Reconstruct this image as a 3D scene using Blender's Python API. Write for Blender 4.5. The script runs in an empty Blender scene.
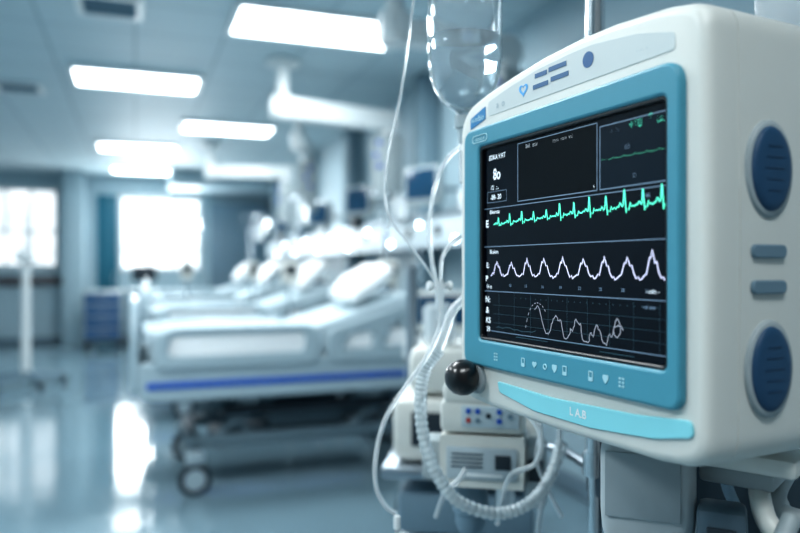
import bpy, bmesh, math, random
from mathutils import Vector, Matrix, Euler
random.seed(4)
COL=bpy.context.scene.collection
def lin(c):
    return tuple(((v/255)/12.92 if v/255<=0.04045 else ((v/255+0.055)/1.055)**2.4) for v in c)
MATS={}
def mat(name,rgb,rough=.45,metal=0,emit=0,trans=0,ior=1.45,noise=.06,scale=6,coat=0,bump=0,alpha=1,spec=.5):
    if name in MATS: return MATS[name]
    m=bpy.data.materials.new(name); m.use_nodes=True
    nt=m.node_tree; b=nt.nodes['Principled BSDF']
    c=lin(rgb)
    tc=nt.nodes.new('ShaderNodeTexCoord'); nz=nt.nodes.new('ShaderNodeTexNoise')
    nz.inputs['Scale'].default_value=scale
    nt.links.new(tc.outputs['Object'],nz.inputs['Vector'])
    mx=nt.nodes.new('ShaderNodeMix'); mx.data_type='RGBA'
    mx.inputs[6].default_value=(*[v*(1-noise) for v in c],1)
    mx.inputs[7].default_value=(*[min(1,v*(1+noise)) for v in c],1)
    nt.links.new(nz.outputs['Fac'],mx.inputs[0])
    nt.links.new(mx.outputs[2],b.inputs['Base Color'])
    b.inputs['Roughness'].default_value=rough; b.inputs['Metallic'].default_value=metal
    b.inputs['IOR'].default_value=ior; b.inputs['Transmission Weight'].default_value=trans
    b.inputs['Coat Weight'].default_value=coat; b.inputs['Alpha'].default_value=alpha
    b.inputs['Specular IOR Level'].default_value=spec
    if emit:
        nt.links.new(mx.outputs[2],b.inputs['Emission Color']); b.inputs['Emission Strength'].default_value=emit
    if bump:
        bp=nt.nodes.new('ShaderNodeBump'); bp.inputs['Strength'].default_value=bump
        nt.links.new(nz.outputs['Fac'],bp.inputs['Height']); nt.links.new(bp.outputs['Normal'],b.inputs['Normal'])
    MATS[name]=m; return m

WHITE=mat('white_plastic',(216,221,222),.35)
CASE=mat('case_plastic',(204,206,201),.42,scale=30,noise=.02)
CASEG=mat('case_grey',(156,166,169),.5)
TEAL=mat('teal_plastic',(70,138,157),.42,scale=20,noise=.03)
BLACK=mat('black_rubber',(12,13,16),.3,coat=.3)
SCREEN=mat('screen_glass',(4,10,21),.14,noise=.25,scale=8,spec=.22)
SCREEN2=mat('screen_panel',(10,24,36),.25,noise=.1,spec=.22)
CHROME=mat('chrome',(205,212,216),.18,1)
STEEL=mat('brushed_steel',(160,170,178),.35,1)
GLASS=mat('clear_glass',(246,251,253),.03,trans=.93,ior=1.36,noise=0)
WATER=mat('saline',(238,247,251),.02,trans=.86,ior=1.16,noise=0)
TUBE=mat('clear_tube',(240,245,247),.10,trans=.62,ior=1.3,noise=.02)
HOSE=mat('corrugated_plastic',(226,235,238),.2,trans=.5,ior=1.3,noise=.04)
BLUE=mat('blue_plastic',(24,84,176),.4)
NAVY=mat('navy_rubber',(36,72,102),.5,scale=40)
GREYB=mat('grey_blue_plastic',(104,128,142),.45)
CYAN=mat('cyan_strip',(128,198,208),.4)
ICON=mat('icon_print',(170,206,214),.5)
INK=mat('blue_ink',(40,105,160),.5)
INKG=mat('grey_ink',(140,162,172),.5)
SHEET=mat('white_sheet',(236,240,242),.85,bump=.2,scale=9)
BEDP=mat('bed_plastic',(162,180,188),.35)
BEDG=mat('bed_frame',(98,118,128),.4)
DARK=mat('dark_plastic',(34,46,55),.5)
EG=mat('trace_green',(90,225,190),.5,emit=.9,noise=0)
EW=mat('trace_lavender',(200,200,226),.5,emit=.8,noise=0)
EP=mat('trace_pale',(150,152,162),.5,emit=.32,noise=0)
ET=mat('screen_text',(210,222,230),.5,emit=.75,noise=0)
EL=mat('screen_line',(100,122,142),.5,emit=.42,noise=0)
ED=mat('screen_dim',(42,74,86),.5,emit=.3,noise=0)

def obj(name,me,m,parent=None,loc=(0,0,0),rot=(0,0,0),ang=35):
    if me.polygons:
        me.polygons.foreach_set('use_smooth',[True]*len(me.polygons))
        me.set_sharp_from_angle(angle=math.radians(ang))
    me.materials.clear()
    if m: me.materials.append(m)
    o=bpy.data.objects.new(name,me); COL.objects.link(o)
    o.location=loc; o.rotation_euler=rot
    if parent: o.parent=parent
    return o
def thing(name,label,cat,loc=(0,0,0),rot=(0,0,0),group=None):
    o=bpy.data.objects.new(name,None); COL.objects.link(o); o.location=loc; o.rotation_euler=rot
    o.empty_display_size=.1
    tag(o,label,cat,group); return o
def tag(o,label,cat,group=None):
    o['label']=label; o['category']=cat
    if group: o['group']=group
    return o
def struct(o,label=None):
    o['kind']='structure'
    if label: o['label']=label

class B:
    def __init__(s): s.bm=bmesh.new()
    def _merge(s,t):
        me=bpy.data.meshes.new('t'); t.to_mesh(me); t.free(); s.bm.from_mesh(me); bpy.data.meshes.remove(me)
    def box(s,c,d,bev=0,rot=None,seg=2):
        t=bmesh.new(); bmesh.ops.create_cube(t,size=1)
        for v in t.verts: v.co=Vector((v.co.x*d[0],v.co.y*d[1],v.co.z*d[2]))
        if bev: bmesh.ops.bevel(t,geom=t.edges[:],offset=bev,segments=seg,affect='EDGES',profile=.5)
        M=Matrix.Translation(c)
        if rot: M=M@Euler(rot).to_matrix().to_4x4()
        bmesh.ops.transform(t,matrix=M,verts=t.verts); s._merge(t); return s
    def cyl(s,a,b,r,r2=None,seg=20,bev=0):
        a=Vector(a); b=Vector(b); d=b-a
        t=bmesh.new(); bmesh.ops.create_cone(t,cap_ends=True,segments=seg,radius1=r,radius2=r if r2 is None else r2,depth=d.length)
        if bev:
            es=[e for e in t.edges if any(len(f.verts)>4 for f in e.link_faces)]
            bmesh.ops.bevel(t,geom=es,offset=bev,segments=2,affect='EDGES')
        M=Matrix.Translation((a+b)/2)@d.to_track_quat('Z','Y').to_matrix().to_4x4()
        bmesh.ops.transform(t,matrix=M,verts=t.verts); s._merge(t); return s
    def lathe(s,prof,c=(0,0,0),seg=36,axis='Z',closed=False):
        t=bmesh.new(); rings=[]
        for r,z in prof:
            ring=[]
            for i in range(seg):
                a=2*math.pi*i/seg
                p=(r*math.cos(a),r*math.sin(a),z)
                if axis=='Y': p=(p[0],p[2],p[1])
                if axis=='X': p=(p[2],p[0],p[1])
                ring.append(t.verts.new(Vector(p)+Vector(c)))
            rings.append(ring)
        prs=list(zip(rings,rings[1:]))
        if closed: prs.append((rings[-1],rings[0]))
        for a,b in prs:
            for i in range(seg):
                j=(i+1)%seg; t.faces.new((a[i],a[j],b[j],b[i]))
        if not closed:
            if prof[0][0]>1e-3: t.faces.new(rings[0])
            if prof[-1][0]>1e-3: t.faces.new(rings[-1])
        bmesh.ops.remove_doubles(t,verts=t.verts,dist=1e-6)
        bmesh.ops.recalc_face_normals(t,faces=t.faces); s._merge(t); return s
    def loft(s,sections):
        t=bmesh.new(); rings=[[t.verts.new(p) for p in sec] for sec in sections]
        n=len(rings[0])
        for a,b in zip(rings,rings[1:]):
            for i in range(n):
                j=(i+1)%n; t.faces.new((a[i],a[j],b[j],b[i]))
        t.faces.new(rings[0]); t.faces.new(rings[-1])
        bmesh.ops.recalc_face_normals(t,faces=t.faces); s._merge(t); return s
    def sweep(s,pts,r,sides=10,sub=8,rf=None):
        P=[Vector(p) for p in pts]; P=[2*P[0]-P[1]]+P+[2*P[-1]-P[-2]]
        S=[]
        for i in range(1,len(P)-2):
            for k in range(sub):
                u=k/sub; a,b,c,d=P[i-1:i+3]
                S.append(.5*((2*b)+(c-a)*u+(2*a-5*b+4*c-d)*u*u+(3*b-a-3*c+d)*u**3))
        S.append(P[-2])
        up=Vector((0.3,1,.2)); rings=[]
        for i,p in enumerate(S):
            tan=(S[min(i+1,len(S)-1)]-S[max(i-1,0)]).normalized()
            n=(up-tan*up.dot(tan)).normalized(); up=n; bb=tan.cross(n)
            rr=r if rf is None else rf(i,r)
            rings.append([p+(n*math.cos(2*math.pi*j/sides)+bb*math.sin(2*math.pi*j/sides))*rr for j in range(sides)])
        return s.loft(rings)
    def ribbon(s,pts,w,y):
        t=bmesh.new()
        prev=None
        for i,(x,z) in enumerate(pts):
            a=pts[max(i-1,0)]; b=pts[min(i+1,len(pts)-1)]
            d=Vector((b[0]-a[0],b[1]-a[1])); d=d.normalized() if d.length>0 else Vector((1,0))
            n=Vector((-d.y,d.x))*w/2
            cur=(t.verts.new((x+n.x,y,z+n.y)),t.verts.new((x-n.x,y,z-n.y)))
            if prev: t.faces.new((prev[0],prev[1],cur[1],cur[0]))
            prev=cur
        s._merge(t); return s
    def mesh(s,name='m'):
        me=bpy.data.meshes.new(name); s.bm.to_mesh(me); s.bm.free(); return me
    def done(s,name,m,parent=None,loc=(0,0,0),rot=(0,0,0),ang=35):
        return obj(name,s.mesh(name),m,parent,loc,rot,ang)

def rpoly(pts,rad,seg=6):
    out=[]; n=len(pts)
    for i in range(n):
        p=Vector(pts[i]); a=Vector(pts[i-1]); b=Vector(pts[(i+1)%n]); r=rad[i] if isinstance(rad,(list,tuple)) else rad
        if r<=0: out.append(tuple(p)); continue
        da=(a-p); db=(b-p); r=min(r,da.length*.49,db.length*.49)
        p0=p+da.normalized()*r; p1=p+db.normalized()*r
        for k in range(seg+1):
            u=k/seg; q=p0*(1-u)**2+p*2*u*(1-u)+p1*u*u; out.append((q.x,q.y))
    return out
def rrect(x0,z0,x1,z1,r,seg=6): return rpoly([(x0,z0),(x1,z0),(x1,z1),(x0,z1)],r,seg)
def plate(name,loops,th,m,parent=None,bev=.002,plane='XZ',off=0,ang=35):
    cu=bpy.data.curves.new('c','CURVE'); cu.dimensions='2D'; cu.fill_mode='BOTH'
    cu.extrude=max(th/2-bev,0.00001); cu.bevel_depth=bev; cu.bevel_resolution=2; cu.offset=-bev
    for lp in loops:
        sp=cu.splines.new('POLY'); sp.points.add(len(lp)-1); sp.use_cyclic_u=True
        for i,p in enumerate(lp): sp.points[i].co=(p[0],p[1],0,1)
    o=bpy.data.objects.new('tmp',cu); COL.objects.link(o)
    bpy.context.view_layer.update()
    me=bpy.data.meshes.new_from_object(o.evaluated_get(bpy.context.evaluated_depsgraph_get()))
    bpy.data.objects.remove(o); bpy.data.curves.remove(cu)
    for v in me.vertices:
        x,y,z=v.co
        v.co=(x,off-z,y) if plane=='XZ' else ((off+z,x,y) if plane=='YZ' else (x,y,off+z))
    me.update()
    return obj(name,me,m,parent,ang=ang)
def text(name,body,size,m,parent,x,z,y,sx=1,bold=0):
    cu=bpy.data.curves.new('t','FONT'); cu.body=body; cu.size=size; cu.align_x='CENTER'; cu.align_y='CENTER'; cu.offset=bold
    o=bpy.data.objects.new('tmp',cu); COL.objects.link(o); bpy.context.view_layer.update()
    me=bpy.data.meshes.new_from_object(o.evaluated_get(bpy.context.evaluated_depsgraph_get()))
    bpy.data.objects.remove(o); bpy.data.curves.remove(cu)
    for v in me.vertices: v.co=(x+v.co.x*sx,y,z+v.co.y)
    me.update(); return obj(name,me,m,parent)
def circ(cx,cz,rx,rz=None,n=28):
    rz=rz or rx
    return [(cx+rx*math.cos(2*math.pi*i/n),cz+rz*math.sin(2*math.pi*i/n)) for i in range(n)]

# ================= ROOM =================
XL,XR,YB,YF,H=-3.2,2.45,-2.5,14.0,3.0
def tilemat(name,rgb,rgb2,rough,sx,spec=.5,mortar=.01,bump=0):
    m=bpy.data.materials.new(name); m.use_nodes=True; nt=m.node_tree; b=nt.nodes['Principled BSDF']
    tc=nt.nodes.new('ShaderNodeTexCoord'); br=nt.nodes.new('ShaderNodeTexBrick')
    br.offset=0; br.inputs['Scale'].default_value=1; br.inputs['Brick Width'].default_value=sx; br.inputs['Row Height'].default_value=sx
    br.inputs['Mortar Size'].default_value=mortar
    br.inputs['Color1'].default_value=(*lin(rgb),1); br.inputs['Color2'].default_value=(*[v*.97 for v in lin(rgb)],1); br.inputs['Mortar'].default_value=(*lin(rgb2),1)
    nt.links.new(tc.outputs['Object'],br.inputs['Vector'])
    nt.links.new(br.outputs['Color'],b.inputs['Base Color']); b.inputs['Roughness'].default_value=rough
    b.inputs['Specular IOR Level'].default_value=spec
    if bump:
        nz=nt.nodes.new('ShaderNodeTexNoise'); nz.inputs['Scale'].default_value=3.5; nz.inputs['Detail'].default_value=3
        nt.links.new(tc.outputs['Object'],nz.inputs['Vector'])
        bp=nt.nodes.new('ShaderNodeBump'); bp.inputs['Strength'].default_value=bump; bp.inputs['Distance'].default_value=.02
        nt.links.new(nz.outputs['Fac'],bp.inputs['Height']); nt.links.new(bp.outputs['Normal'],b.inputs['Normal'])
    return m
FLOORM=tilemat('floor_vinyl',(116,140,151),(104,128,140),.08,1.5,.75,.004,.10)
CEILM=tilemat('ceiling_tiles',(176,195,202),(148,169,179),.6,.6,.3,.012)
WALLM=mat('wall_paint',(162,183,192),.5,scale=1.5,noise=.05)
WALLT=mat('wall_teal',(24,96,116),.5)
TRIM=mat('trim_grey',(104,124,136),.5)
GLOW=mat('daylit_pane',(222,238,248),.4,emit=2.2,noise=.55,scale=2.4)
GLOW1=mat('daylit_pane_soft',(210,230,240),.4,emit=1.5,noise=.6,scale=3)
PANEL=mat('light_diffuser',(243,249,252),.4,emit=7,noise=0)

struct(B().box(((XL+XR)/2,(YB+YF)/2,-.05),(XR-XL,YF-YB,.1)).done('floor',FLOORM),'glossy blue-grey vinyl hospital floor')
struct(B().box(((XL+XR)/2,(YB+YF)/2,H+.05),(XR-XL,YF-YB,.1)).done('ceiling',CEILM),'pale suspended tile ceiling')
struct(B().box((XR+.05,(YB+YF)/2,H/2),(.1,YF-YB,H)).done('wall_right',WALLM),'pale blue-white ward wall')
struct(B().box((XL-.05,(YB+YF)/2,H/2),(.1,YF-YB,H)).done('wall_left',WALLM),'pale blue-white ward wall')
w1=(-2.5,1.35,-1.3,2.7); w2=(-.24,1.30,1.14,2.62)
o=plate('wall_far',[[(XL,0),(XR,0),(XR,H),(XL,H)],[(w1[0],w1[1]),(w1[2],w1[1]),(w1[2],w1[3]),(w1[0],w1[3])],[(w2[0],w2[1]),(w2[2],w2[1]),(w2[2],w2[3]),(w2[0],w2[3])]],.12,WALLM,bev=0,off=YF+.06)
struct(o,'pale end wall with bright windows')
for i,w in enumerate((w1,w2)):
    b=B(); fw=(.045,.04)[i]
    for z in (w[1],w[3]): b.box(((w[0]+w[2])/2,YF+.03,z),(w[2]-w[0]+.08,.1,.06),.005)
    for k in range(4):
        x=w[0]+(w[2]-w[0])*k/3
        b.box((x,YF+.03,(w[1]+w[3])/2),(fw,.09,w[3]-w[1]),.005)
    for q in ((.45,),(.28,))[i]:
        b.box(((w[0]+w[2])/2,YF+.03,w[1]+q*(w[3]-w[1])),(w[2]-w[0],.06,fw),.005)
    f=b.done(f'window_{i+1}',WHITE); struct(f,'framed window glowing with daylight')
    B().box(((w[0]+w[2])/2,YF+.06,(w[1]+w[3])/2),(w[2]-w[0],.01,w[3]-w[1])).done('pane',(GLOW1,GLOW)[i],f)
d=B().box((-.47,YF-.02,1.32),(.34,.05,2.64),.01).done('door_1',WALLT); struct(d,'narrow teal door in the end wall')
B().cyl((-.36,YF-.09,1.0),(-.36,YF-.09,1.25),.012).done('handle',STEEL,d)
struct(B().box((-1.0,YF-.25,H/2),(.34,.5,H-.002),.01).done('trim_1',WALLM),'white square pilaster on the end wall')
struct(B().box((XR-.02,(YB+YF)/2,.06),(.035,YF-YB-.1,.11),.005).done('baseboard_right',TRIM),'grey skirting')
struct(B().box(((XL+XR)/2,YF-.02,.06),(XR-XL-.1,.035,.11),.005).done('baseboard_far',TRIM),'grey skirting')
b=B().box((-1.9,YF-.07,1.1),(1.4,.04,.16),.015)
for x in (-2.5,-1.9,-1.3): b.box((x,YF-.03,1.1),(.04,.05,.06))
struct(b.done('trim_2',mat('handrail_brown',(84,80,84),.4)),'dark wall handrail')
struct(B().box((1.5,YF-.6,2.86),(1.88,1.2,.26),.01).done('trim_3',WALLM),'lowered ceiling soffit')
struct(B().box((1.87,YF-.1,1.3),(1.1,.16,2.5),.01).done('door_2',mat('door_slate',(104,128,142),.4)),'slate blue double door in the end wall')
for i,y in enumerate((5.75,8.0,10.3,12.6)):
    struct(B().box((XR-.09,y,H/2),(.17,.22,H-.002),.01).done(f'trim_{i+4}',mat('pier',(116,140,152),.5)),'slim blue-grey wall pier')

def ceiling_light(x,y,w=1.02,l=.60):
    t=thing('ceiling_light','rectangular recessed ceiling light with glowing white diffuser','ceiling light',(x,y,H),group='recessed ceiling lights')
    plate('light_frame',[rrect(-w/2-.04,-l/2-.04,w/2+.04,l/2+.04,.01,2),rrect(-w/2,-l/2,w/2,l/2,.01,2)],.03,WHITE,t,bev=.003,plane='XY',off=-.014)
    B().box((0,0,-.012),(w,l,.018)).done('diffuser',PANEL,t)
    return t
for x,y,w,l in ((1.19,4.84,1.12,.56),(.02,6.75,1.0,.56),(1.04,8.75,1.0,.56),(.04,10.6,1.0,.6),(.1,13.05,.9,.6),(-.2,2.2,1.05,.6),(-.2,-.6,1.05,.6),(-1.9,3.6,1.05,.6),(-1.9,.9,1.05,.6)):  # last four panels are unseen, added to brighten the near end and monitor
    ceiling_light(x,y,w,l)
def area(x,y,z,sx,sy,p,rot=(0,0,0),c=(.92,.98,1)):
    l=bpy.data.lights.new('lamp','AREA'); l.shape='RECTANGLE'; l.size=sx; l.size_y=sy; l.energy=p; l.color=c
    o=bpy.data.objects.new('added_area_lamp',l); COL.objects.link(o); o.location=(x,y,z); o.rotation_euler=rot
for x,y,p in ((1.17,4.80,34),(.06,6.75,40),(1.04,8.75,36),(.04,10.6,42),(-.2,2.2,34),(-.2,-.6,20),(-1.9,3.6,46),(-1.9,.9,44)):  # area lamps added under the panels to boost their light
    area(x,y,H-.04,1.0,.55,p)
area(.4,YF-.1,1.9,1.4,1.3,90,(math.radians(-90),0,0))  # area light added at the far window to push daylight inward
for x,y in ((-.15,4.9),(.05,3.9),(-1.0,7.4)):
    t=thing('air_vent','square slatted ceiling air vent','air vent',(x,y,H),group='ceiling vents')
    plate('vent_frame',[rrect(-.2,-.2,.2,.2,.01,2),rrect(-.16,-.16,.16,.16,.01,2)],.02,WHITE,t,bev=.003,plane='XY',off=-.011)
    b=B()
    for k in range(6): b.box((0,-.13+k*.052,-.012),(.31,.008,.018),rot=(.6,0,0))
    b.box((0,0,-.006),(.31,.31,.004))
    b.done('slats',GREYB,t)

# ================= MONITOR =================
MC=.168
mon=thing('patient_monitor','white and teal bedside vital signs monitor with lit waveform screen','patient monitor',(0.357,0.5628,1.3715-MC),(0,0,math.radians(-84.65)))
base=[(-.172,-.165),(-.12,-.169),(0,-.171),(.12,-.170),(.168,-.165),(.170,.0),(.168,.165),(.130,.173),(.075,.1775),(.03,.1780),(-.02,.1755),(-.07,.1695),(-.12,.162),(-.172,.150),(-.1735,0)]
rad=[.024,.0,0,.0,.024,.0,.026,0,0,0,0,0,0,.028,0]
ol=rpoly(base,rad,8)
secs=[]
def shr(p,s):
    x,z=p; return ((x-0)*(1-s/.17),(z-.003)*(1-s/.17)+.003)
for y,s in ((0,.0085),(.0008,.0055),(.004,.002),(.009,.0004),(.016,0),(.030,0),(.0303,.0010),(.0313,.0010),(.0316,.0),(.12,.001),(.14,.005),(.152,.013),(.156,.024)):
    secs.append([(shr(p,s)[0],y,shr(p,s)[1]+MC) for p in ol])
B().loft(secs).done('casing',CASE,mon,ang=40)
bo=rpoly([(-.151,-.126),(.150,-.126),(.150,.128),(-.151,.124)],[.012,.012,.018,.014])
bi=rrect(-.121,-.098,.137,.104,.006)
up=lambda lp:[(p[0],p[1]+MC) for p in lp]
bez=plate('bezel',[up(bo),up(bi)],.009,TEAL,mon,bev=.0028,off=-.0025)
plate('screen_gasket',[up(rrect(-.1225,-.0995,.1385,.1055,.006)),up(rrect(-.118,-.095,.1345,.101,.004))],.0055,BLACK,mon,bev=.0012,off=-.0021)
scr=B().box((.0083,-.0006,.003+MC),(.2535,.001,.197)).done('screen',SCREEN,mon)
Y=-.0014
def rib(name,pts,w,m,y=Y): return B().ribbon([(p[0],p[1]+MC) for p in pts],w,y).done(name,m,scr)
def frame(name,x0,z0,x1,z1,w,m,y=Y):
    b=B()
    for a,c in (((x0,z0),(x1,z0)),((x1,z0),(x1,z1)),((x1,z1),(x0,z1)),((x0,z1),(x0,z0))): b.ribbon([(a[0],a[1]+MC),(c[0],c[1]+MC)],w,y)
    return b.done(name,m,scr)
B().box((0.0,-.0012,.070+MC),(.113,.0004,.054)).done('display_window',mat('scr_black',(2,5,11),.2,spec=.2),scr)
frame('window_outline',-.057,.042,.057,.098,.0009,EL)
frame('window_outline',.0605,.042,.1335,.094,.0009,EL)
B().box((.097,-.0012,.068+MC),(.072,.0004,.051)).done('display_window',SCREEN2,scr)
for z,xa in ((.0385,-.117),(-.001,-.117),(-.047,-.117),(-.088,-.105)):
    rib('divider_line',[(xa,z),(.133,z)],.0008,EL)
# ecg
pts=[]; x=-.100
per=[(0,0),(.10,.0016),(.16,.0004),(.24,.0040),(.30,.0030),(.35,.0006),(.40,.0016),(.455,.0140),(.48,.0128),(.56,-.0044),(.62,-.0006),(.70,-.0022),(.78,.0034),(.85,.0006),(.93,.0014)]
while x<.131:
    f=(x+.1)/.23; amp=.55+.52*f; j=random.uniform(.78,1.15); T=.0203*random.uniform(.93,1.07)
    for a,h in per:
        if x+a*T<.133: pts.append((x+a*T+random.uniform(-.0002,.0002),.0215+.0045*f+h*amp*j+random.uniform(-.0005,.0005)))
    x+=T
rib('ecg_trace',pts,.0013,EG)
pts=[]; x=-.105
while x<.131:
    f=(x+.105)/.236; a=(.0145+.006*f)*random.uniform(.80,1.10); T=.0262*random.uniform(.94,1.06)
    for u,h in ((0,0),(.08,.05),(.14,.16),(.2,.12),(.34,.78),(.38,.72),(.45,1.02),(.49,.80),(.56,.56),(.62,.60),(.70,.26),(.80,.03),(.88,.10),(.94,-.05)):
        if x+u*T<.132: pts.append((x+u*T,-.031+a*h+random.uniform(-.0007,.0007)))
    x+=T
rib('respiration_trace',pts,.0012,EW)
def smooth(P,jx=.0003,jz=.0007):
    out=[]; Q=[P[0]]+P+[P[-1]]
    for i in range(1,len(Q)-2):
        for k in range(4):
            u=k/4; a,b,c,d=[Vector(q) for q in Q[i-1:i+3]]
            v=.5*((2*b)+(c-a)*u+(2*a-5*b+4*c-d)*u*u+(3*b-a-3*c+d)*u**3); out.append((v.x+random.uniform(-jx,jx),v.y+random.uniform(-jz,jz)))
    return out
arc=[(-.044,-.080),(-.040,-.068),(-.034,-.059),(-.026,-.0555),(-.018,-.058),(-.012,-.064)]
b=B(); sa=smooth(arc,0,0)
for i in range(0,len(sa)-1,2): b.ribbon([(sa[i][0],sa[i][1]+MC),(sa[i+1][0],sa[i+1][1]+MC)],.0008,Y)
b.done('dotted_arc',EP,scr)
rib('baseline_trace',smooth([(-.095,-.0835),(-.07,-.083),(-.045,-.084),(-.025,-.082)]),.0006,ED)
pts=[(-.030,-.062),(-.024,-.0585),(-.019,-.068),(-.015,-.079),(-.010,-.083),(-.006,-.079),(-.002,-.070),(.003,-.066),(.006,-.071),(.009,-.070),(.013,-.082),(.019,-.0845),(.023,-.076),(.026,-.078),(.030,-.067),(.034,-.072),(.036,-.071),(.039,-.084),(.046,-.085),(.049,-.077),(.052,-.079),(.056,-.070),(.060,-.075),(.064,-.083),(.068,-.085),(.072,-.078),(.075,-.079),(.078,-.068),(.082,-.064),(.085,-.073),(.081,-.079),(.076,-.073),(.082,-.069),(.089,-.072)]
rib('pressure_trace',[(p[0]+random.uniform(-.0004,.0004),p[1]+random.uniform(-.001,.001)) for p in smooth(pts,.0003,.0008)],.0009,EP)
b=B()
for x0,x1,z in ((.0,.05,-.0885),(.06,.10,-.092),(-.06,-.01,-.0905)): b.ribbon([(x0,z+MC),(x1,z+MC)],.0006,Y)
for i in range(24): 
    xx=-.06+i*.008; b.ribbon([(xx,-.052+MC),(xx,-.0528+MC)],.0009,Y)
for i in range(3): b.ribbon([(-.1,-.061-.009*i+MC),(.133,-.061-.009*i+MC)],.00025,Y)
for i in range(9): b.ribbon([(-.09+.027*i,-.049+MC),(-.09+.027*i,-.088+MC)],.00025,Y)
b.done('grid',ED,scr)
pts=[(.062+.07*i/40,.066+.0012*math.sin(i*.9)*(1 if i%7<2 else .2)) for i in range(41)]
rib('small_trace',pts,.0009,mat('trace_dim_green',(70,170,135),.5,emit=.35))
def st(s,x,z,size,m=ET,sx=1,bold=.00003): return text('screen_text',s,size,m,scr,x,z+MC,Y,sx=sx,bold=bold)
st('EDKA.V.RT',-.0935,.0905,.0070,sx=.9); st('8o',-.094,.0725,.016,sx=.8,bold=.0002)
st('12  .:..',-.098,.0595,.0064); st('-88- 20',-.096,.0495,.0070)
frame('reading_outline',-.1115,.0445,-.0765,.0555,.0005,EL)
st('Bikarata',-.098,.0345,.0056); st('E',-.112,.0225,.010,bold=.0003)
st('Bl.alans',-.099,-.0065,.0055); st('E:',-.111,-.0205,.0075,bold=.0001); st('B',-.1125,-.0345,.0085,bold=.0003); st('H o',-.108,-.0425,.006)
st('N:',-.111,-.056,.009,bold=.0001); st('&',-.1115,-.067,.009,bold=.0001); st('KS',-.110,-.0775,.008,bold=.0001); st('28',-.110,-.0865,.007)
st('Bnl.  min',-.0345,.0935,.0056); st('mm  rmv  vvl',.012,.0925,.0048,sx=1.1)
st('+60',.101,.0895,.0088,EG,bold=.0004); st('*',.117,.091,.008,EG,bold=.0005); st('Lll.',.127,.0885,.0065,EG)
st('.o  Bo',.078,.0885,.0050,EL); st('60',.092,.073,.0060,EL); st('D',.1,.0495,.005,EL)
st('4',.053,.0455,.004)
for i in range(8): st('%02d'%(3*i+10),-.07+i*.0262,-.0405,.0040,EL)
st('-.cdo -',.119,-.0405,.0050,ET); st('-vai aee',.115,-.0525,.0045,EL); st('l4l',.114,.0325,.005,EL)
cf=-.0004
hdr=lambda s,x,z,size,m=INK,**k: text('printed_mark',s,size,m,mon,x,z+MC,cf,**k)
plate('maker_tag',[up(rpoly([(-.147,.127),(-.117,.1335),(-.117,.147),(-.147,.1385)],.0015))],.0006,mat('tag_blue',(40,120,170),.4),mon,bev=.0001,off=cf)
t=hdr('xi.ndbin',-.132,.1365,.0082,ICON,bold=.0001); t.location.y=-.0006
plate('header_panel',[up(rpoly([(-.112,.135),(.140,.137),(.140,.150),(.10,.1600),(.05,.1655),(.02,.1655),(-.03,.1630),(-.08,.156),(-.112,.150)],.004))],.0006,mat('header_grey',(190,198,198),.4),mon,bev=.0001,off=-.0002)
t=hdr('a  o',-.088,.1435,.010,INKG); t.location.y=-.0006
heart=[]
for i in range(40):
    a=2*math.pi*i/40; heart.append((-.0485+.00045*16*math.sin(a)**3,.149+MC+.00042*(13*math.cos(a)-5*math.cos(2*a)-2*math.cos(3*a)-math.cos(4*a))))
plate('heart_mark',[heart,[( -.0485+(p[0]+.0485)*.6,.1495+MC+(p[1]-.149-MC)*.6) for p in heart]],.0004,mat('sky_ink',(80,160,215),.4),mon,bev=.00005,off=-.0008)
for x0,x1,z in ((-.03,-.012,.1575),(-.009,.016,.1585),(-.033,-.010,.1475),(-.006,.019,.1490)):
    B().box(((x0+x1)/2,-.0008,z+MC),(x1-x0,.0004,.0042)).done('printed_bar',mat('deep_ink',(46,92,132),.4),mon)
plate('round_mark',[up(circ(.045,.154,.0068))],.0004,mat('deep_ink2',(36,88,136),.4),mon,bev=.00005,off=-.0008)
hdr('- .- . -.',.108,.146,.005,INKG).location.y=-.0006
plate('label_pill',[up(rrect(-.132,.1085,-.103,.1165,.004)),up(rrect(-.131,.1093,-.104,.1157,.0034))],.0008,ICON,mon,bev=.0001,off=-.0073)
text('printed_mark','oaaaaoe',.006,ICON,mon,-.1175,.1125+MC,-.0073)
yi=-.0073; q=.8
def icon(kind,x,z):
    if kind=='heart':
        L=[[(x+q*.00025*16*math.sin(2*math.pi*i/30)**3,z+MC+q*.00027*(13*math.cos(2*math.pi*i/30)-5*math.cos(4*math.pi*i/30)-2*math.cos(6*math.pi*i/30)-math.cos(8*math.pi*i/30))) for i in range(30)]]
    elif kind=='box': L=[up(rrect(x-.0028,z-.0042,x+.0028,z+.0042,.001)),up(rrect(x-.0018,z-.001,x+.0018,z+.0032,.0005))]
    elif kind=='shield': L=[up(rpoly([(x,z-.004),(x+.0034,z),(x+.0034,z+.0034),(x-.0034,z+.0034),(x-.0034,z)],.0012))]
    elif kind=='grid': L=[up(rrect(x-.003+dx,z-.004+dz,x-.0008+dx,z-.0022+dz,.0003,1)) for dx in (0,.0038) for dz in (0,.003,.006)]
    else: L=[up(circ(x,z,.0028)),up(circ(x,z,.0016))]
    plate('icon_mark',L,.0006,mat('icon_soft',(160,200,210),.5),mon,bev=.0001,off=yi)
for k,x in (('grid',-.087),('box',-.04),('heart',-.022),('ring',-.006),('shield',.008),('box',.022),('box',.056),('shield',.074),('grid',.092)): icon(k,x,-.1125)
st_=rpoly([(-.092,-.1385),(0,-.1405),(.10,-.1365),(.156,-.131),(.158,-.143),(.12,-.1515),(.05,-.1575),(-.03,-.1575),(-.088,-.149)],[.003,0,0,.005,.005,0,0,0,.003])
plate('light_strip',[up(st_)],.003,CYAN,mon,bev=.0008,off=-.001)
text('printed_mark','L A.B',.010,WHITE,mon,.034,-.148+MC,-.0028,bold=.0002)
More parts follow.
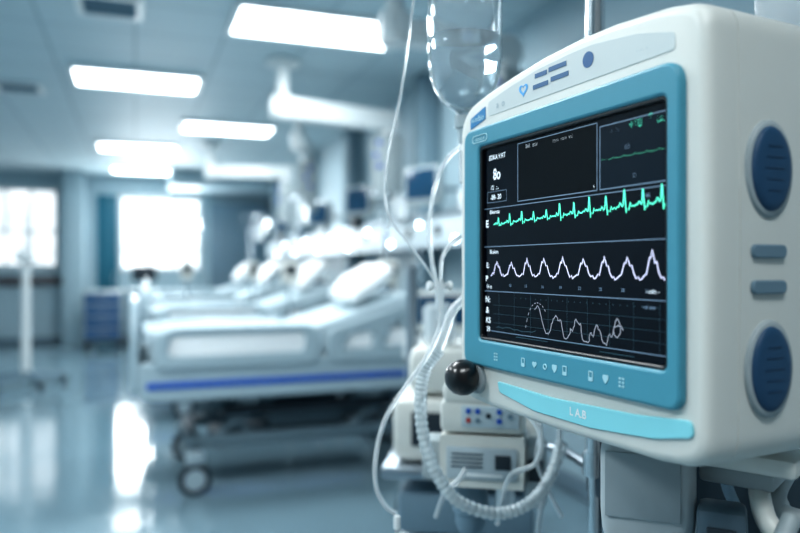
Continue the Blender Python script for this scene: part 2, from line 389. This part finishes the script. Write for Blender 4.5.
B().lathe([(.0001,-.006),(.013,-.0058),(.016,-.004),(.016,0)],(-.132,0,-.141+MC),axis='Y').done('knob_collar',CASEG,mon)
B().lathe([(.0001,-.037),(.006,-.0365),(.012,-.034),(.0165,-.029),(.019,-.022),(.019,-.015),(.0165,-.009),(.012,-.006),(.012,-.004),(.0001,-.004)],(-.133,0,-.139+MC),axis='Y').done('rotary_knob',BLACK,mon)
for z in (.0495,-.096):
    g=B().lathe([(.0001,.0),(1,.0),(.985,.002),(.9,.0028),(.0001,.0029)],axis='X',seg=48).done('grip_surround',CASEG,mon,loc=(.1690,.0605,z+MC)); g.scale=(1,.0250,.0360)
    g=B().lathe([(1,.0),(.985,.002),(.93,.0034),(.80,.0042),(.6,.0045),(.3,.0046),(.0001,.0046)],axis='X',seg=48).done('side_grip',NAVY,mon,loc=(.1705,.0605,z+MC)); g.scale=(1,.0208,.0312)
    for k in range(5): B().box((.1752,.0605,z+MC-.016+k*.008),(.0006,.020-abs(k-2)*.003,.0012),.0002).done('grip_rib',mat('navy_dark',(28,58,86),.5),mon)
for z in (-.0105,-.0365):
    plate('side_button',[[(.0595+p[0],z+MC+p[1]) for p in rrect(-.018,-.005,.018,.005,.0048)]],.004,GREYB,mon,bev=.0012,plane='YZ',off=.1705)
B().box((-.02,.165,.12),(.09,.03,.08),.006).box((-.10,.168,.12),(.12,.020,.04),.005).done('pole_clamp',DARK,mon)

# ================= STAND =================
PX,PY=.516,.727
stand=thing('equipment_stand','chrome equipment pole on a wheeled base carrying the monitor','pole stand',(PX,PY,0))
B().cyl((0,0,.12),(0,0,1.15),.0085).cyl((0,0,1.12),(0,0,2.02),.0115).cyl((0,0,1.1),(0,0,1.13),.015,bev=.002).done('pole',CHROME,stand)
b=B()
for i in range(5):
    a=2*math.pi*i/5+.3; b.cyl((0,0,.12),(.3*math.cos(a),.3*math.sin(a),.095),.018,.012)
b.cyl((0,0,.08),(0,0,.16),.04,bev=.006).done('base',STEEL,stand)
for i in range(5):
    a=2*math.pi*i/5+.3; x,y=.3*math.cos(a),.3*math.sin(a)
    B().cyl((x,y-.012,.035),(x,y+.012,.035),.035,bev=.004).cyl((x,y,.06),(x,y,.1),.008).done('caster',DARK,stand)
U=Vector((.9385,-.3453,0)); O=Vector((.3039,.8259,0)); F=Vector((.3453,.9385,0))
bp=O+U*.079
hx,hy=bp.x-PX,bp.y-PY
K=1.45
B().sweep([(0,0,1.98),(hx*.4,hy*.4,2.0),(hx,hy,1.985),(hx*1.02,hy*1.02,1.95),(hx,hy,1.925),(hx*.9,hy*.9,1.935)],.004).done('hook_arm',CHROME,stand)
B().sweep([(0,0,1.98),(-hx*.5,-hy*.5,2.0),(-hx*K,-hy*K,1.985),(-hx*K*1.03,-hy*K*1.03,1.95),(-hx*K,-hy*K,1.925),(-hx*K*.93,-hy*K*.93,1.935)],.004).done('hook_arm',CHROME,stand)
B().box(tuple(U*.135-F*.02+Vector((0,0,1.06))),(.22,.06,.20),.012,rot=(0,0,math.radians(-24))).box((.02,-.01,1.10),(.05,.05,.05),.006).done('dark_backdrop',mat('shade_backdrop',(50,66,76),.6),stand)  # dark box added as backdrop for the shaded space behind the cables
for k in range(3):
    c=U*(.06+.05*k)-F*.085
    B().sweep([tuple(c+Vector((0,0,1.165))),tuple(c-F*.02+Vector((0,0,1.12))),tuple(c-F*.01+U*.02+Vector((0,0,1.07))),tuple(c+U*.01+Vector((0,0,1.0))),tuple(c+Vector((0,0,.95)))],.005+.001*k,sides=14).done('power_cable',(CASEG,GREYB,CASEG)[k],stand)
fb=thing('fluid_bag','clear soft fluid bag hanging from the stand hook','fluid bag',(PX-hx*K,PY-hy*K,1.585),(0,0,math.radians(-20)))
B().loft([[(w*math.cos(2*math.pi*i/28),d*math.sin(2*math.pi*i/28),z) for i in range(28)] for w,d,z in ((.012,.006,0),(.036,.013,.012),(.046,.02,.05),(.048,.02,.15),(.046,.010,.24),(.040,.003,.262))]).done('bag_body',TUBE,fb)
B().cyl((0,0,-.03),(0,0,.004),.006).done('port',BLUE,fb)
B().sweep([(-.03,0,.26),(-.015,0,.32),(0,0,.343),(.015,0,.32),(.03,0,.26)],.002).done('hanger_loop',WHITE,fb)

# ================= IV BOTTLE =================
Z=lambda py:1.6758-py/818
z0=Z(120)
bot=thing('infusion_bottle','inverted clear glass infusion bottle half full of saline','infusion bottle',(bp.x,bp.y,z0))
prof=[(.0095,-.004),(.0105,.006),(.012,.010),(.019,.015),(.029,.024),(.0375,.037),(.0425,.053),(.0445,.070),(.0452,.088),(.0440,.093),(.0452,.098),(.0452,.150),(.0440,.155),(.0452,.160),(.0452,.225),(.042,.240),(.034,.250)]
outer=prof+[(.0002,.252)]
inner=[(.0002,.249)]+[(r-.002,z-.002 if z>.2 else z) for r,z in reversed(prof)]
inner[-1]=(.0075,-.0035)
B().lathe(outer+inner,seg=56,closed=True).done('glass_body',GLASS,bot)
li=[(max(r-.0024,.002),z+.0005) for r,z in prof if z<.10]
B().lathe([(.0002,li[0][1])]+li+[(.0002,li[-1][1])],seg=56).done('saline',WATER,bot)
B().lathe([(.0001,-.030),(.0065,-.030),(.0080,-.026),(.0085,-.012),(.0118,-.010),(.0118,.004),(.0106,.005)],seg=32).done('neck_cap',mat('pale_cap',(214,226,230),.15,trans=.6,ior=1.3),bot)
b=B().sweep([(-.037,0,.236),(-.034,0,.27),(-.02,0,.36),(0,0,1.925-z0+.005),(.02,0,.36),(.034,0,.27),(.037,0,.236)],.0015).done('hanging_bail',CHROME,bot)
dc=thing('drip_chamber','clear drip chamber with pale cap below the bottle','drip chamber',(bp.x,bp.y,z0-.088))
B().lathe([(.0001,0),(.003,0),(.003,.008),(.0065,.012),(.0068,.045),(.006,.05),(.0001,.05)],seg=24).done('chamber',TUBE,dc)
B().lathe([(.0001,.05),(.0075,.05),(.0075,.057),(.0001,.0575)],seg=24).done('chamber_cap',WHITE,dc)

def ip(px,py,back=0):
    p=O+U*((px-400)/818)+F*back; return Vector((p.x,p.y,Z(py)))
def tube(name,label,pts,r,m,sub=8,rf=None,cat='tube',sides=10):
    P=[Vector(p) for p in pts]; o0=P[-1]
    return tag(B().sweep([p-o0 for p in P],r,sides=sides,sub=sub,rf=rf).done(name,m,loc=o0,ang=80),label,cat)
A=[(461,146),(448,158),(437,180),(430,215),(431,255),(437,290),(440,325),(425,360),(405,388),(385,420),(376,455),(376,485),(385,505),(396,514)]
tube('infusion_line','clear thin infusion tube looping down from the bottle',[ip(*p,back=.003*math.sin(i)) for i,p in enumerate(A)],.0029,TUBE)
tube('infusion_line','thin clear tube draped from above the bottle',[ip(420,-60,.02),ip(413,0,.02),ip(407,50,.02),ip(398,105,.02),ip(388,150,.015),ip(384,188,.012),ip(390,218,.01),ip(410,245,.01),ip(427,268,.01),ip(436,283,.01)],.0015,TUBE)
tube('infusion_line','clear tube curving out from behind the monitor',[ip(505,232,.12),ip(475,232,.06),ip(456,240,.03),ip(443,258,.015),ip(441,285,.012)],.0024,TUBE)
con=thing('tube_connector','clear plastic three way tube connector','tube connector',tuple(ip(440,296,.012)))
B().cyl((0,0,-.02),(0,0,.02),.0055,bev=.001).cyl((-.012,.0,.012),(.012,0,.012),.004).cyl((0,0,-.03),(0,0,-.02),.004).done('connector_body',TUBE,con)
for x in (-.0135,.0135): B().cyl((x-.0025,0,.012),(x+.0025,0,.012),.0062,bev=.001).done('cap',WHITE,con)
HP=[(440,352,.02),(426,372,.02),(421,400,.02),(424,440,.02),(437,478,.02),(460,507,.02),(500,522,.03),(535,514,.04),(560,492,.06),(578,462,.09)]
tube('breathing_hose','clear corrugated plastic breathing hose in a wide curve',[ip(*p) for p in HP],.0085,HOSE,sub=24,rf=lambda i,r:r*(1.0 if i%4<2 else .84),sides=18,cat='hose')
tube('breathing_hose','smooth clear connecting tube above the corrugated hose',[ip(470,300,.06),ip(455,312,.03),ip(447,332,.02),ip(440,351,.02)],.0058,TUBE,cat='hose')
e=thing('luer_tip','white tip with ridged collar at the tube end','tube end',tuple(ip(397,524)))
B().cyl((0,0,-.006),(0,0,.010),.0042,bev=.001).done('collar',WHITE,e); B().cyl((0,0,-.018),(0,0,-.006),.0022,.003).done('tip',TUBE,e)
for lab,P,r in (
 ('clear tube hanging beside the pole',[(552,405,.1),(556,450,.1),(552,480,.1),(562,510,.1),(580,545,.1)],.003),
 ('clear tube hanging under the monitor',[(572,405,.08),(574,450,.08),(570,490,.08),(556,520,.08),(550,560,.08)],.0035),
 ('clear tube curling over the pump',[(530,415,.05),(545,440,.03),(540,470,.03),(515,490,.05),(505,545,.07)],.0032),
 ('clear tube hanging from the pump',[(470,480,.05),(462,492,.05),(448,512,.07),(440,545,.1)],.0035)):
    tube('clear_drain_line',lab,[ip(*p) for p in P],r,TUBE)

# ================= PUMP =================
pump=thing('infusion_pump','white boxy infusion pump with colored keys clamped to the pole','infusion pump',(.478,.943,1.02),(0,0,math.radians(-32)))
B().loft([[( -.058,y,.02),(.058,y,.02),(.06,y,.075),(.058,y,.092),(-.058,y,.092),(-.06,y,.075)] for y in (-.045,.045)]).done('lower_housing',CASE,pump)
B().box((0,0,.118),(.118,.088,.046),.008).box((-.02,-.02,.150),(.07,.05,.03),.008).done('upper_housing',CASE,pump)
B().box((0,-.0465,.055),(.098,.004,.045),.0015).done('front_door',mat('pale_door',(168,181,187),.4),pump)
for k in range(4): B().box((-.02,-.049,.050+k*.006),(.045,.002,.0016),.0004).done('vent_slot',DARK,pump)
B().box((.030,-.049,.058),(.022,.002,.020),.0006).done('door_display',DARK,pump)
B().box((0,-.049,.0385),(.06,.003,.004),.001).done('door_latch',WHITE,pump)
B().box((.012,-.0455,.120),(.08,.003,.03),.001).done('keypad',mat('keypad',(176,192,199),.4),pump)
for i,(x,z,m) in enumerate(((-.018,.128,BLUE),(-.005,.128,BLUE),(-.018,.115,mat('red_key',(170,60,60),.4)),(-.005,.115,GREYB),(.010,.122,DARK),(.025,.128,BLUE),(.025,.115,BLUE),(.040,.122,GREYB))):
    B().cyl((x,-.050,z),(x,-.046,z),.0038,seg=14,bev=.0008).done('key',m,pump)
B().lathe([(.0001,-.055),(.018,-.055),(.022,-.045),(.022,-.030),(.026,-.026),(.026,.0),(.023,.005),(.023,.02),(.0001,.02)],(-.02,0,0)).done('sensor_housing',GREYB,pump)
B().lathe([(.0001,-.03),(.010,-.03),(.014,-.02),(.014,.02),(.0001,.02)],(.030,0,0)).done('filter_cup',TUBE,pump)
B().box((.074,-.0,.035),(.030,.06,.09),.008).done('side_module',CASEG,pump)
B().box((.074,-.031,.045),(.020,.004,.03),.001).done('side_display',DARK,pump)
B().box((-.074,-.0,.05),(.028,.05,.06),.006).done('side_module',CASEG,pump)
B().cyl((0.0,.05,.06),(.02,.06,.06),.01).sweep([(.02,.055,.06),(.10,.04,.06),(.145,-.05,.06),(.147,-.13,.06)],.007).done('clamp_arm',STEEL,pump)
ds=thing('device_stack','stack of white medical devices on a wheeled shelf column','device stack',tuple(O+U*.15+F*.72),(0,0,math.radians(-28)))
B().box((0,0,.12),(.36,.34,.05),.015).box((0,0,.60),(.34,.32,.03),.01).box((0,0,.93),(.34,.32,.025),.008).cyl((-.14,.13,.12),(-.14,.13,1.35),.014).cyl((.14,.13,.12),(.14,.13,1.35),.014).done('shelf_frame',STEEL,ds)
for x in (-.14,.14):
    for y in (-.13,.13): B().cyl((x,y-.012,.045),(x,y+.012,.045),.045,bev=.005).cyl((x,y,.06),(x,y,.1),.01).done('caster',DARK,ds)
B().box((0,0,.70),(.30,.28,.16),.02).done('lower_device',CASEG,ds)
B().box((0,-.142,.70),(.22,.006,.08),.003).done('lower_panel',DARK,ds)
B().box((0,0,.84),(.28,.26,.09),.015).done('drawer_device',GREYB,ds)
B().box((0,0,1.01),(.30,.26,.13),.02).done('middle_device',CASE,ds)
B().box((-.05,-.132,1.015),(.12,.006,.07),.003).done('middle_display',DARK,ds)
for k in range(3): B().cyl((.05+.035*k,-.136,1.015),(.05+.035*k,-.128,1.015),.011,bev=.002).done('dial',BLUE if k==1 else CASEG,ds)
B().box((.0,.0,1.13),(.24,.22,.10),.025).done('upper_device',CASE,ds)
B().cyl((-.06,-.05,1.18),(-.06,-.05,1.27),.035,bev=.008).done('canister',TUBE,ds)
B().sweep([(.12,-.14,.80),(.14,-.20,.70),(.04,-.24,.62),(-.08,-.22,.64),(-.12,-.16,.74)],.010).done('loop_hose',CASEG,ds)

# under monitor right
mod=thing('module_rack','grey rounded parameter module box beneath the monitor','module box',(.432,.534,1.098),(0,0,math.radians(-42)))
B().loft([[(x*s,y*s2,z) for x,y in rrect(-.036,-.038,.043,.038,.014)] for z,s,s2 in ((.0,.70,.7),(.008,.86,.86),(.022,.96,.96),(.040,1,1),(.088,1,1),(.098,.97,.97))]).done('housing',mat('module_grey',(170,179,182),.5),mod)
B().box((.0,-.0385,.064),(.062,.003,.056),.0012).done('front_cover',mat('module_cover',(146,158,163),.5),mod)
B().box((0,0,-.03),(.035,.04,.07),.006).done('lower_post',DARK,mod)
bq=O+U*.285-F*.27
br=thing('mounting_bracket','pale metal bracket plate below the monitor','bracket',(bq.x,bq.y,1.165),(0,0,math.radians(-60)))
B().box((0.0,.02,.024),(.10,.08,.016),.005).done('bracket_plate',CASE,br)
B().box((0.0,.02,.008),(.06,.05,.018),.004).done('bracket_boss',CASEG,br)
cq=O+U*.266-F*.285
cn=thing('cable_housing','blue-grey cable housing below the bracket','cable housing',(cq.x,cq.y,1.05),(0,0,math.radians(-45)))
B().box((0,0,.053),(.038,.04,.10),.006).done('housing',mat('slate_plastic',(74,94,106),.45),cn)
B().box((0,-.021,.075),(.022,.004,.03),.001).done('socket',DARK,cn)
def rp(lat,d,z): p=U*lat+F*d; return (p.x,p.y,z)
tube('coiled_cable','thick white cable looped under the monitor',[rp(.330,.66,1.16),rp(.300,.60,1.158),rp(.296,.575,1.142),rp(.315,.565,1.130),rp(.37,.57,1.125)],.0085,CASE,cat='cable',sides=16)
tube('coiled_cable','pale cable looped under the monitor',[rp(.355,.66,1.16),rp(.325,.62,1.155),rp(.322,.61,1.143),rp(.35,.60,1.138),rp(.40,.60,1.145)],.0075,CASEG,cat='cable',sides=16)
tube('coiled_cable','grey cable hanging under the monitor',[rp(.305,.56,1.155),rp(.289,.55,1.13),rp(.290,.54,1.10),rp(.30,.535,1.07),rp(.31,.53,1.0)],.0070,CASEG,cat='cable',sides=16)

# ================= BEDS =================
def make_bed():
    t=thing('hospital_bed','adjustable white hospital bed with blue side stripe and raised backrest','hospital bed',(.0,4.35,0),group='hospital beds in the ward row')
    B().box((1.05,.16,.29),(1.5,.06,.07),.01).box((1.05,.79,.29),(1.5,.06,.07),.01).box((.33,.475,.29),(.08,.7,.07),.01).box((1.77,.475,.29),(.08,.7,.07),.01).box((1.05,.475,.25),(1.2,.3,.1),.02).box((1.05,.475,.40),(.5,.4,.16),.03).done('base_frame',BEDG,t)
    b=B()
    for y in (.2,.75):
        b.cyl((.45,y,.3),(.85,y,.56),.028).cyl((1.3,y,.3),(1.7,y,.56),.028).cyl((.7,y,.3),(.4,y,.56),.02)
    b.box((1.05,.475,.575),(1.95,.8,.06),.015).box((1.93,.475,.80),(.22,.8,.04),.01).done('lift_frame',BEDG,t)
    for y in (.15,.80): B().cyl((.5,y,.47),(1.6,y,.47),.03,bev=.006).done('actuator',DARK,t)
    for x in (.33,1.80):
        for y in (.05,.90):
            c=B().cyl((x,y-.024,.096),(x,y+.024,.096),.096,seg=28,bev=.014).done('caster',DARK,t)
            B().cyl((x,y-.028,.096),(x,y+.028,.096),.068,seg=24,bev=.005).box((x,y,.22),(.11,.08,.08),.02).done('caster_hub',mat('hub_grey',(150,166,174),.4),c)
    for y in (-.012,.962):
        sg=-1 if y<.4 else 1
        plate('side_panel',[rpoly([(.02,.60),(.10,.575),(1.98,.575),(2.03,.62),(2.03,.80),(.02,.80)],.03)],.045,BEDP,t,bev=.01,off=y)
        B().box((1.02,y+.026*sg,.668),(1.92,.012,.038),.004).done('bumper_stripe',BLUE,t)
        plate('foot_side_rail',[rpoly([(.10,.76),(1.05,.76),(1.08,.9),(1.02,1.0),(.2,1.0),(.11,.96)],.05),rpoly([(.17,.835),(.97,.835),(.97,.96),(.19,.96)],.04)],.035,BEDP,t,bev=.01,off=y+.03*sg)
        B().box((.57,y+.01*sg,.897),(.84,.012,.134),.004).done('lit_gap_fill',PWH,t)  # white plate in the rail opening, stands in for lit mattress behind
        plate('head_side_rail',[rpoly([(1.11,.76),(1.75,.76),(1.92,.93),(1.88,1.08),(1.66,1.12),(1.30,1.01),(1.11,.96)],.07),rpoly([(1.20,.84),(1.40,.84),(1.40,.95),(1.26,.94)],.03),rpoly([(1.47,.85),(1.70,.86),(1.80,.96),(1.76,1.03),(1.54,1.0)],.04)],.035,BEDP,t,bev=.01,off=y+.03*sg)
        for x0,x1 in ((1.19,1.42),(1.47,1.74)): B().box(((x0+x1)/2,y+.01*sg,.895),(x1-x0,.012,.11),.004).done('lit_gap_fill',PWH,t)
    prof=rpoly([(.07,.80),(1.06,.80),(1.78,1.04),(1.73,1.18),(1.00,.95),(.07,.95)],[.04,.1,.04,.04,.1,.05],5)
    B().loft([[(p[0],y,p[1]) for p in prof] for y in (.06,.89)]).done('mattress',mat('mattress_grey',(186,202,209),.8,bump=.2),t)
    B().loft([[(p[0]-.008,y,p[1]+dz) for p,dz in [((.06,.90),0),((.9,.90),0),((.9,.95),.012),((.5,.95),.03),((.3,.95),.02),((.06,.95),.012)]] for y in (.045,.3,.6,.905)]).done('folded_blanket',mat('blanket',(192,207,214),.9,bump=.3),t)
    plate('footboard',[rpoly([(.0,.62),(.95,.62),(.97,.98),(.86,1.16),(.09,1.16),(-.02,.98)],[.04,.04,.1,.1,.1,.1]),rrect(.22,1.03,.73,1.10,.03)],.05,BEDP,t,bev=.015,plane='YZ',off=-.005)
    plate('headboard',[rpoly([(.02,.62),(.93,.62),(.95,1.03),(.84,1.18),(.11,1.18),(.0,1.03)],[.04,.04,.1,.1,.1,.1]),rrect(.22,1.05,.73,1.12,.03)],.05,BEDP,t,bev=.015,plane='YZ',off=2.11)
    return t
PWH=mat('lit_gap_white',(250,252,253),.6)
bed=make_bed()
def kids(o): return [c for c in bpy.data.objects if c.parent==o]
def dup(o,loc,rot=None,par=None,label=None):
    n=o.copy(); COL.objects.link(n)
    if loc is not None: n.location=loc
    if rot is not None: n.rotation_euler=rot
    if par: n.parent=par
    if label: n['label']=label
    for c in kids(o): dup(c,None,None,n)
    return n
dup(bed,(.08,6.65,0)); dup(bed,(.14,9.0,0)); dup(bed,(.16,11.2,0))
def pillow():
    bm=bmesh.new(); bmesh.ops.create_cube(bm,size=2); bmesh.ops.subdivide_edges(bm,edges=bm.edges[:],cuts=10,use_grid_fill=True)
    for v in bm.verts:
        x,y,z=v.co
        fx=1-abs(x)**3; fy=1-abs(y)**3
        v.co=Vector((x*.19*(1-.06*abs(y)**2),y*.30*(1-.05*abs(x)**2),z*.085*(max(fx*fy,0)**.45*.85+.08)+.01*math.sin(7*x+4*y)*max(fx*fy,0)))
    me=bpy.data.meshes.new('pillow'); bm.to_mesh(me); bm.free(); return me
pm=pillow()
PW=mat('pillow_cotton',(252,253,253),.9,bump=.15)
P0=tag(obj('pillow',pm,PW,loc=(1.47,4.80,1.235),rot=(0,math.radians(-34),0),ang=60),'plump white pillow on the raised backrest of a hospital bed','pillow','pillows on the beds')
for y in (7.12,9.47,11.67):
    n=P0.copy(); COL.objects.link(n); n.location=(1.62,y,1.27); n.rotation_euler=(0,math.radians(-44),0)

# ================= WARD EQUIPMENT =================
def boom(loc,ang,length,label,drop=.56,th=.12):
    t=thing('ceiling_boom',label,'ceiling boom arm',loc,(0,0,ang),group='ceiling supply booms')
    h=H-loc[2]
    B().cyl((0,0,h-.04),(0,0,h),.14,bev=.01).cyl((0,0,.0),(0,0,h),.05).done('ceiling_column',WHITE,t)
    B().box((length/2,0,0),(length+.16,.16,th),.015).cyl((0,0,-.09),(0,0,.10),.085,bev=.01).cyl((length,0,-.12),(length,0,.09),.08,bev=.01).done('arm',WHITE,t)
    B().box((length,0,-.12-drop/2),(.20,.22,drop),.02).done('supply_head',CASEG,t)
    for k in range(3):
        B().cyl((length-.10,-.05+.05*(k%2),-.2-.1*k),(length-.13,-.05+.05*(k%2),-.2-.1*k),.022).done('gas_outlet',BLUE,t)
    return t
boom((1.11,5.74,2.62),math.radians(14),1.0,'white ceiling supply boom with long box arm',th=.17)
boom((1.35,3.75,2.66),math.radians(12),.80,'white ceiling supply boom with box arm',.4)
boom((.95,9.9,2.62),math.radians(-12),1.0,'white ceiling supply boom over the beds',th=.16)
boom((1.62,7.5,2.66),math.radians(70),.7,'white ceiling supply boom over the beds')
hw=thing('headwall_unit','long pale wall panel with sockets and gas outlets above the beds','headwall panel',(XR-.25,7.4,1.45))
B().box((.06,0,.18),(.16,10.6,.26),.02).done('panel',mat('headwall_pale',(196,208,213),.4),hw)
B().box((-.03,0,.30),(.02,10.4,.03),.004).done('rail',STEEL,hw); B().box((-.03,0,.05),(.02,10.4,.02),.004).done('rail',STEEL,hw)
GLINT=mat('glint_glow',(215,236,255),.4,emit=16)
for k in range(16):
    B().box((-.025,-4.8+k*.62,.18),(.012,.11,.08),.004).done('outlet',BLUE if k%3==0 else DARK,hw)
for k in range(14): B().cyl((-.022,-4.75+k*.7,.24-.14*(k%2)),(-.034,-4.75+k*.7,.24-.14*(k%2)),.018).done('glint_disc',GLINT,hw)  # glowing discs added to paint blurred glints along the wall
for k in range(7): B().box((-.055,-4.3+k*1.35,.36),(.09,.16,.14),.015).done('wall_device',(DARK,WHITE,GREYB)[k%3],hw)
def wmon(y,z,s=1):
    t=thing('wall_monitor','wall mounted patient monitor with dark screen','monitor',(XR-.34,y,z),(0,0,math.radians(-62)),group='monitors on the ward wall')
    B().box((0,0,0),(.36*s,.07,.30*s),.02).done('casing',CASEG,t)
    B().box((0,-.036,.01),(.30*s,.006,.23*s),.002).done('screen',mat('blue_screen',(26,58,82),.2,emit=.3),t)
    B().box((0,.06,-.02),(.08,.06,.08),.01).done('bracket',DARK,t)
    B().cyl((.0,.08,-.02),(.14,.26,-.02),.018).done('wall_arm',STEEL,t)
for y,z in ((5.2,1.98),(6.9,2.0),(8.5,1.97),(10.8,1.97)): wmon(y,z)
def lamp(y):  # made-up lamp, its glow stands in for a bright blob
    t=thing('added_wall_lamp','small white wall lamp added for a bright blob on the wall','lamp',(XR-.1,y,2.15),group='added lamps for bright blobs on the ward wall')
    B().cyl((.1,0,0),(-.04,0,.03),.015).cyl((-.04,0,.03),(-.12,0,-.01),.05,.07,bev=.005).done('lamp_body',WHITE,t)
    B().cyl((-.12,0,-.012),(-.125,0,-.014),.062).done('lamp_glass',mat('lamp_glow',(235,246,255),.4,emit=9),t)
for y in (4.4,7.4,9.1,11.4,12.9): lamp(y)
def vent(loc,rot,label):
    t=thing('ventilator_cart',label,'ventilator',loc,(0,0,rot),group='wheeled ventilators by the beds')
    B().box((0,0,.13),(.46,.42,.06),.02).cyl((0,0,.15),(0,0,.62),.05).done('base',BEDG,t)
    for x in (-.19,.19):
        for y in (-.17,.17): B().cyl((x,y-.015,.05),(x,y+.015,.05),.05,bev=.006).cyl((x,y,.07),(x,y,.12),.012).done('caster',DARK,t)
    B().box((0,0,.72),(.38,.34,.24),.03).done('body',BEDP,t)
    B().box((0,-.173,.78),(.32,.008,.09),.003).done('control_panel',DARK,t)
    B().box((0,0,.90),(.40,.36,.12),.02).done('top_tray',WHITE,t)
    for x in (-.12,-.04,.04,.12): B().cyl((x,-.19,.66),(x,-.165,.66),.022,bev=.003).done('hose_port',(BLUE if x>0 else WHITE),t)
    B().box((0,0,.97),(.10,.08,.08),.01).box((0,-.02,1.10),(.34,.07,.22),.02).done('display_housing',CASE,t)
    B().box((0,-.057,1.11),(.28,.006,.16),.002).done('display',mat('blue_screen',(26,58,82),.2),t)
    B().cyl((-.17,.05,.95),(-.17,.05,1.25),.045,bev=.01).done('filter_canister',GREYB,t)
    B().sweep([(.10,-.19,.66),(.16,-.30,.60),(.05,-.36,.50),(-.10,-.30,.56),(-.12,-.19,.66)],.018).done('loop_hose',WHITE,t)
    return t
vent((1.62,3.70,0),math.radians(-30),'pale wheeled ventilator beside the near bed')
vent((2.0,6.0,0),math.radians(-30),'pale wheeled ventilator between two beds')
vent((2.0,8.35,0),math.radians(-30),'pale wheeled ventilator between two beds')
def ivstand(loc,label):
    t=thing('drip_stand',label,'drip stand',loc,group='drip stands by the beds')
    b=B().cyl((0,0,.1),(0,0,1.95),.014)
    for s in (-1,1): b.sweep([(0,0,1.93),(s*.08,0,1.96),(s*.12,0,1.93),(s*.13,0,1.96)],.006)
    b.done('pole',CHROME,t)
    b=B()
    for i in range(5):
        a=2*math.pi*i/5; b.cyl((0,0,.1),(.27*math.cos(a),.27*math.sin(a),.07),.016).cyl((.27*math.cos(a),.27*math.sin(a)-.01,.03),(.27*math.cos(a),.27*math.sin(a)+.01,.03),.03)
    b.done('base',STEEL,t)
    B().lathe([(.0001,0),(.02,.0),(.05,.03),(.055,.16),(.03,.2),(.0001,.205)],(.12,0,1.72)).done('fluid_bag',TUBE,t)
    B().box((0,-.05,1.3),(.14,.12,.2),.015).done('pump_box',CASE,t)
    B().box((0,-.112,1.32),(.10,.006,.08),.002).done('pump_display',DARK,t)
for p in ((1.25,6.2,0),(1.3,8.6,0),(1.6,10.8,0),(1.92,5.55,0),(.55,8.55,0)): ivstand(p,'chrome drip stand holding a fluid bag by a bed')
ls=thing('rolling_stand','slim white column stand on a five legged wheeled base','rolling stand',(-1.17,9.17,0))
B().cyl((0,0,.1),(0,0,1.42),.055,.045,bev=.01).cyl((0,0,1.4),(0,0,1.95),.02).done('column',WHITE,ls)
B().box((0,-.02,1.46),(.20,.12,.12),.02).done('head_unit',WHITE,ls)
b=B()
for i in range(5):
    a=2*math.pi*i/5+.2; b.cyl((0,0,.14),(.40*math.cos(a),.40*math.sin(a),.08),.035,.025)
b.done('base',GREYB,ls)
for i in range(5):
    a=2*math.pi*i/5+.2; x,y=.4*math.cos(a),.4*math.sin(a)
    B().cyl((x,y-.02,.04),(x,y+.02,.04),.04,bev=.006).done('caster',DARK,ls)
def cart(loc,m,label):
    t=thing('supply_cart',label,'supply cart',loc,group='drawer carts by the end wall')
    B().box((0,0,.55),(.6,.45,.82),.02).done('body',CASEG,t)
    for k in range(4):
        d=B().box((0,-.235,.25+k*.19),(.54,.02,.16),.006).done('drawer',m,t)
        B().box((0,-.255,.28+k*.19),(.2,.02,.015),.004).done('handle',STEEL,d)
    for x in (-.25,.25):
        for y in (-.18,.18): B().cyl((x,y-.015,.05),(x,y+.015,.05),.05).cyl((x,y,.07),(x,y,.15),.012).done('caster',DARK,t)
    return t
NB=mat('deep_blue',(52,92,132),.5)
cart((-.50,12.9,0),NB,'grey supply cart with blue drawers')
cart((.15,13.1,0),mat('mid_blue',(80,122,150),.5),'grey supply cart with pale blue drawers')
cart((1.4,13.1,0),GREYB,'grey supply cart with slate drawers')
pc=thing('computer_display','dark computer display on a supply cart','computer display',(.15,13.05,.96))
B().box((0,0,.01),(.2,.15,.02),.005).cyl((0,0,.02),(0,0,.12),.02).done('foot',DARK,pc)
B().box((0,-.02,.27),(.40,.04,.26),.01).done('screen',DARK,pc)

# ================= WORLD / CAMERA =================
w=bpy.data.worlds.new('w'); bpy.context.scene.world=w; w.use_nodes=True
bg=w.node_tree.nodes['Background']; bg.inputs[0].default_value=(*lin((196,212,220)),1); bg.inputs[1].default_value=.36
cam=bpy.data.cameras.new('cam'); co=bpy.data.objects.new('camera',cam); COL.objects.link(co)
co.location=(0,0,1.35); co.rotation_euler=(math.radians(90),0,math.radians(-20.2))
cam.sensor_width=36; cam.lens=32.4; cam.clip_start=.01
cam.dof.use_dof=True; cam.dof.focus_distance=.66; cam.dof.aperture_fstop=2.9
bpy.context.scene.camera=co
vs=bpy.context.scene.view_settings
vs.view_transform='Standard'
try: vs.look='Medium High Contrast'
except Exception as ex: print('look',ex)
vs.exposure=0.0
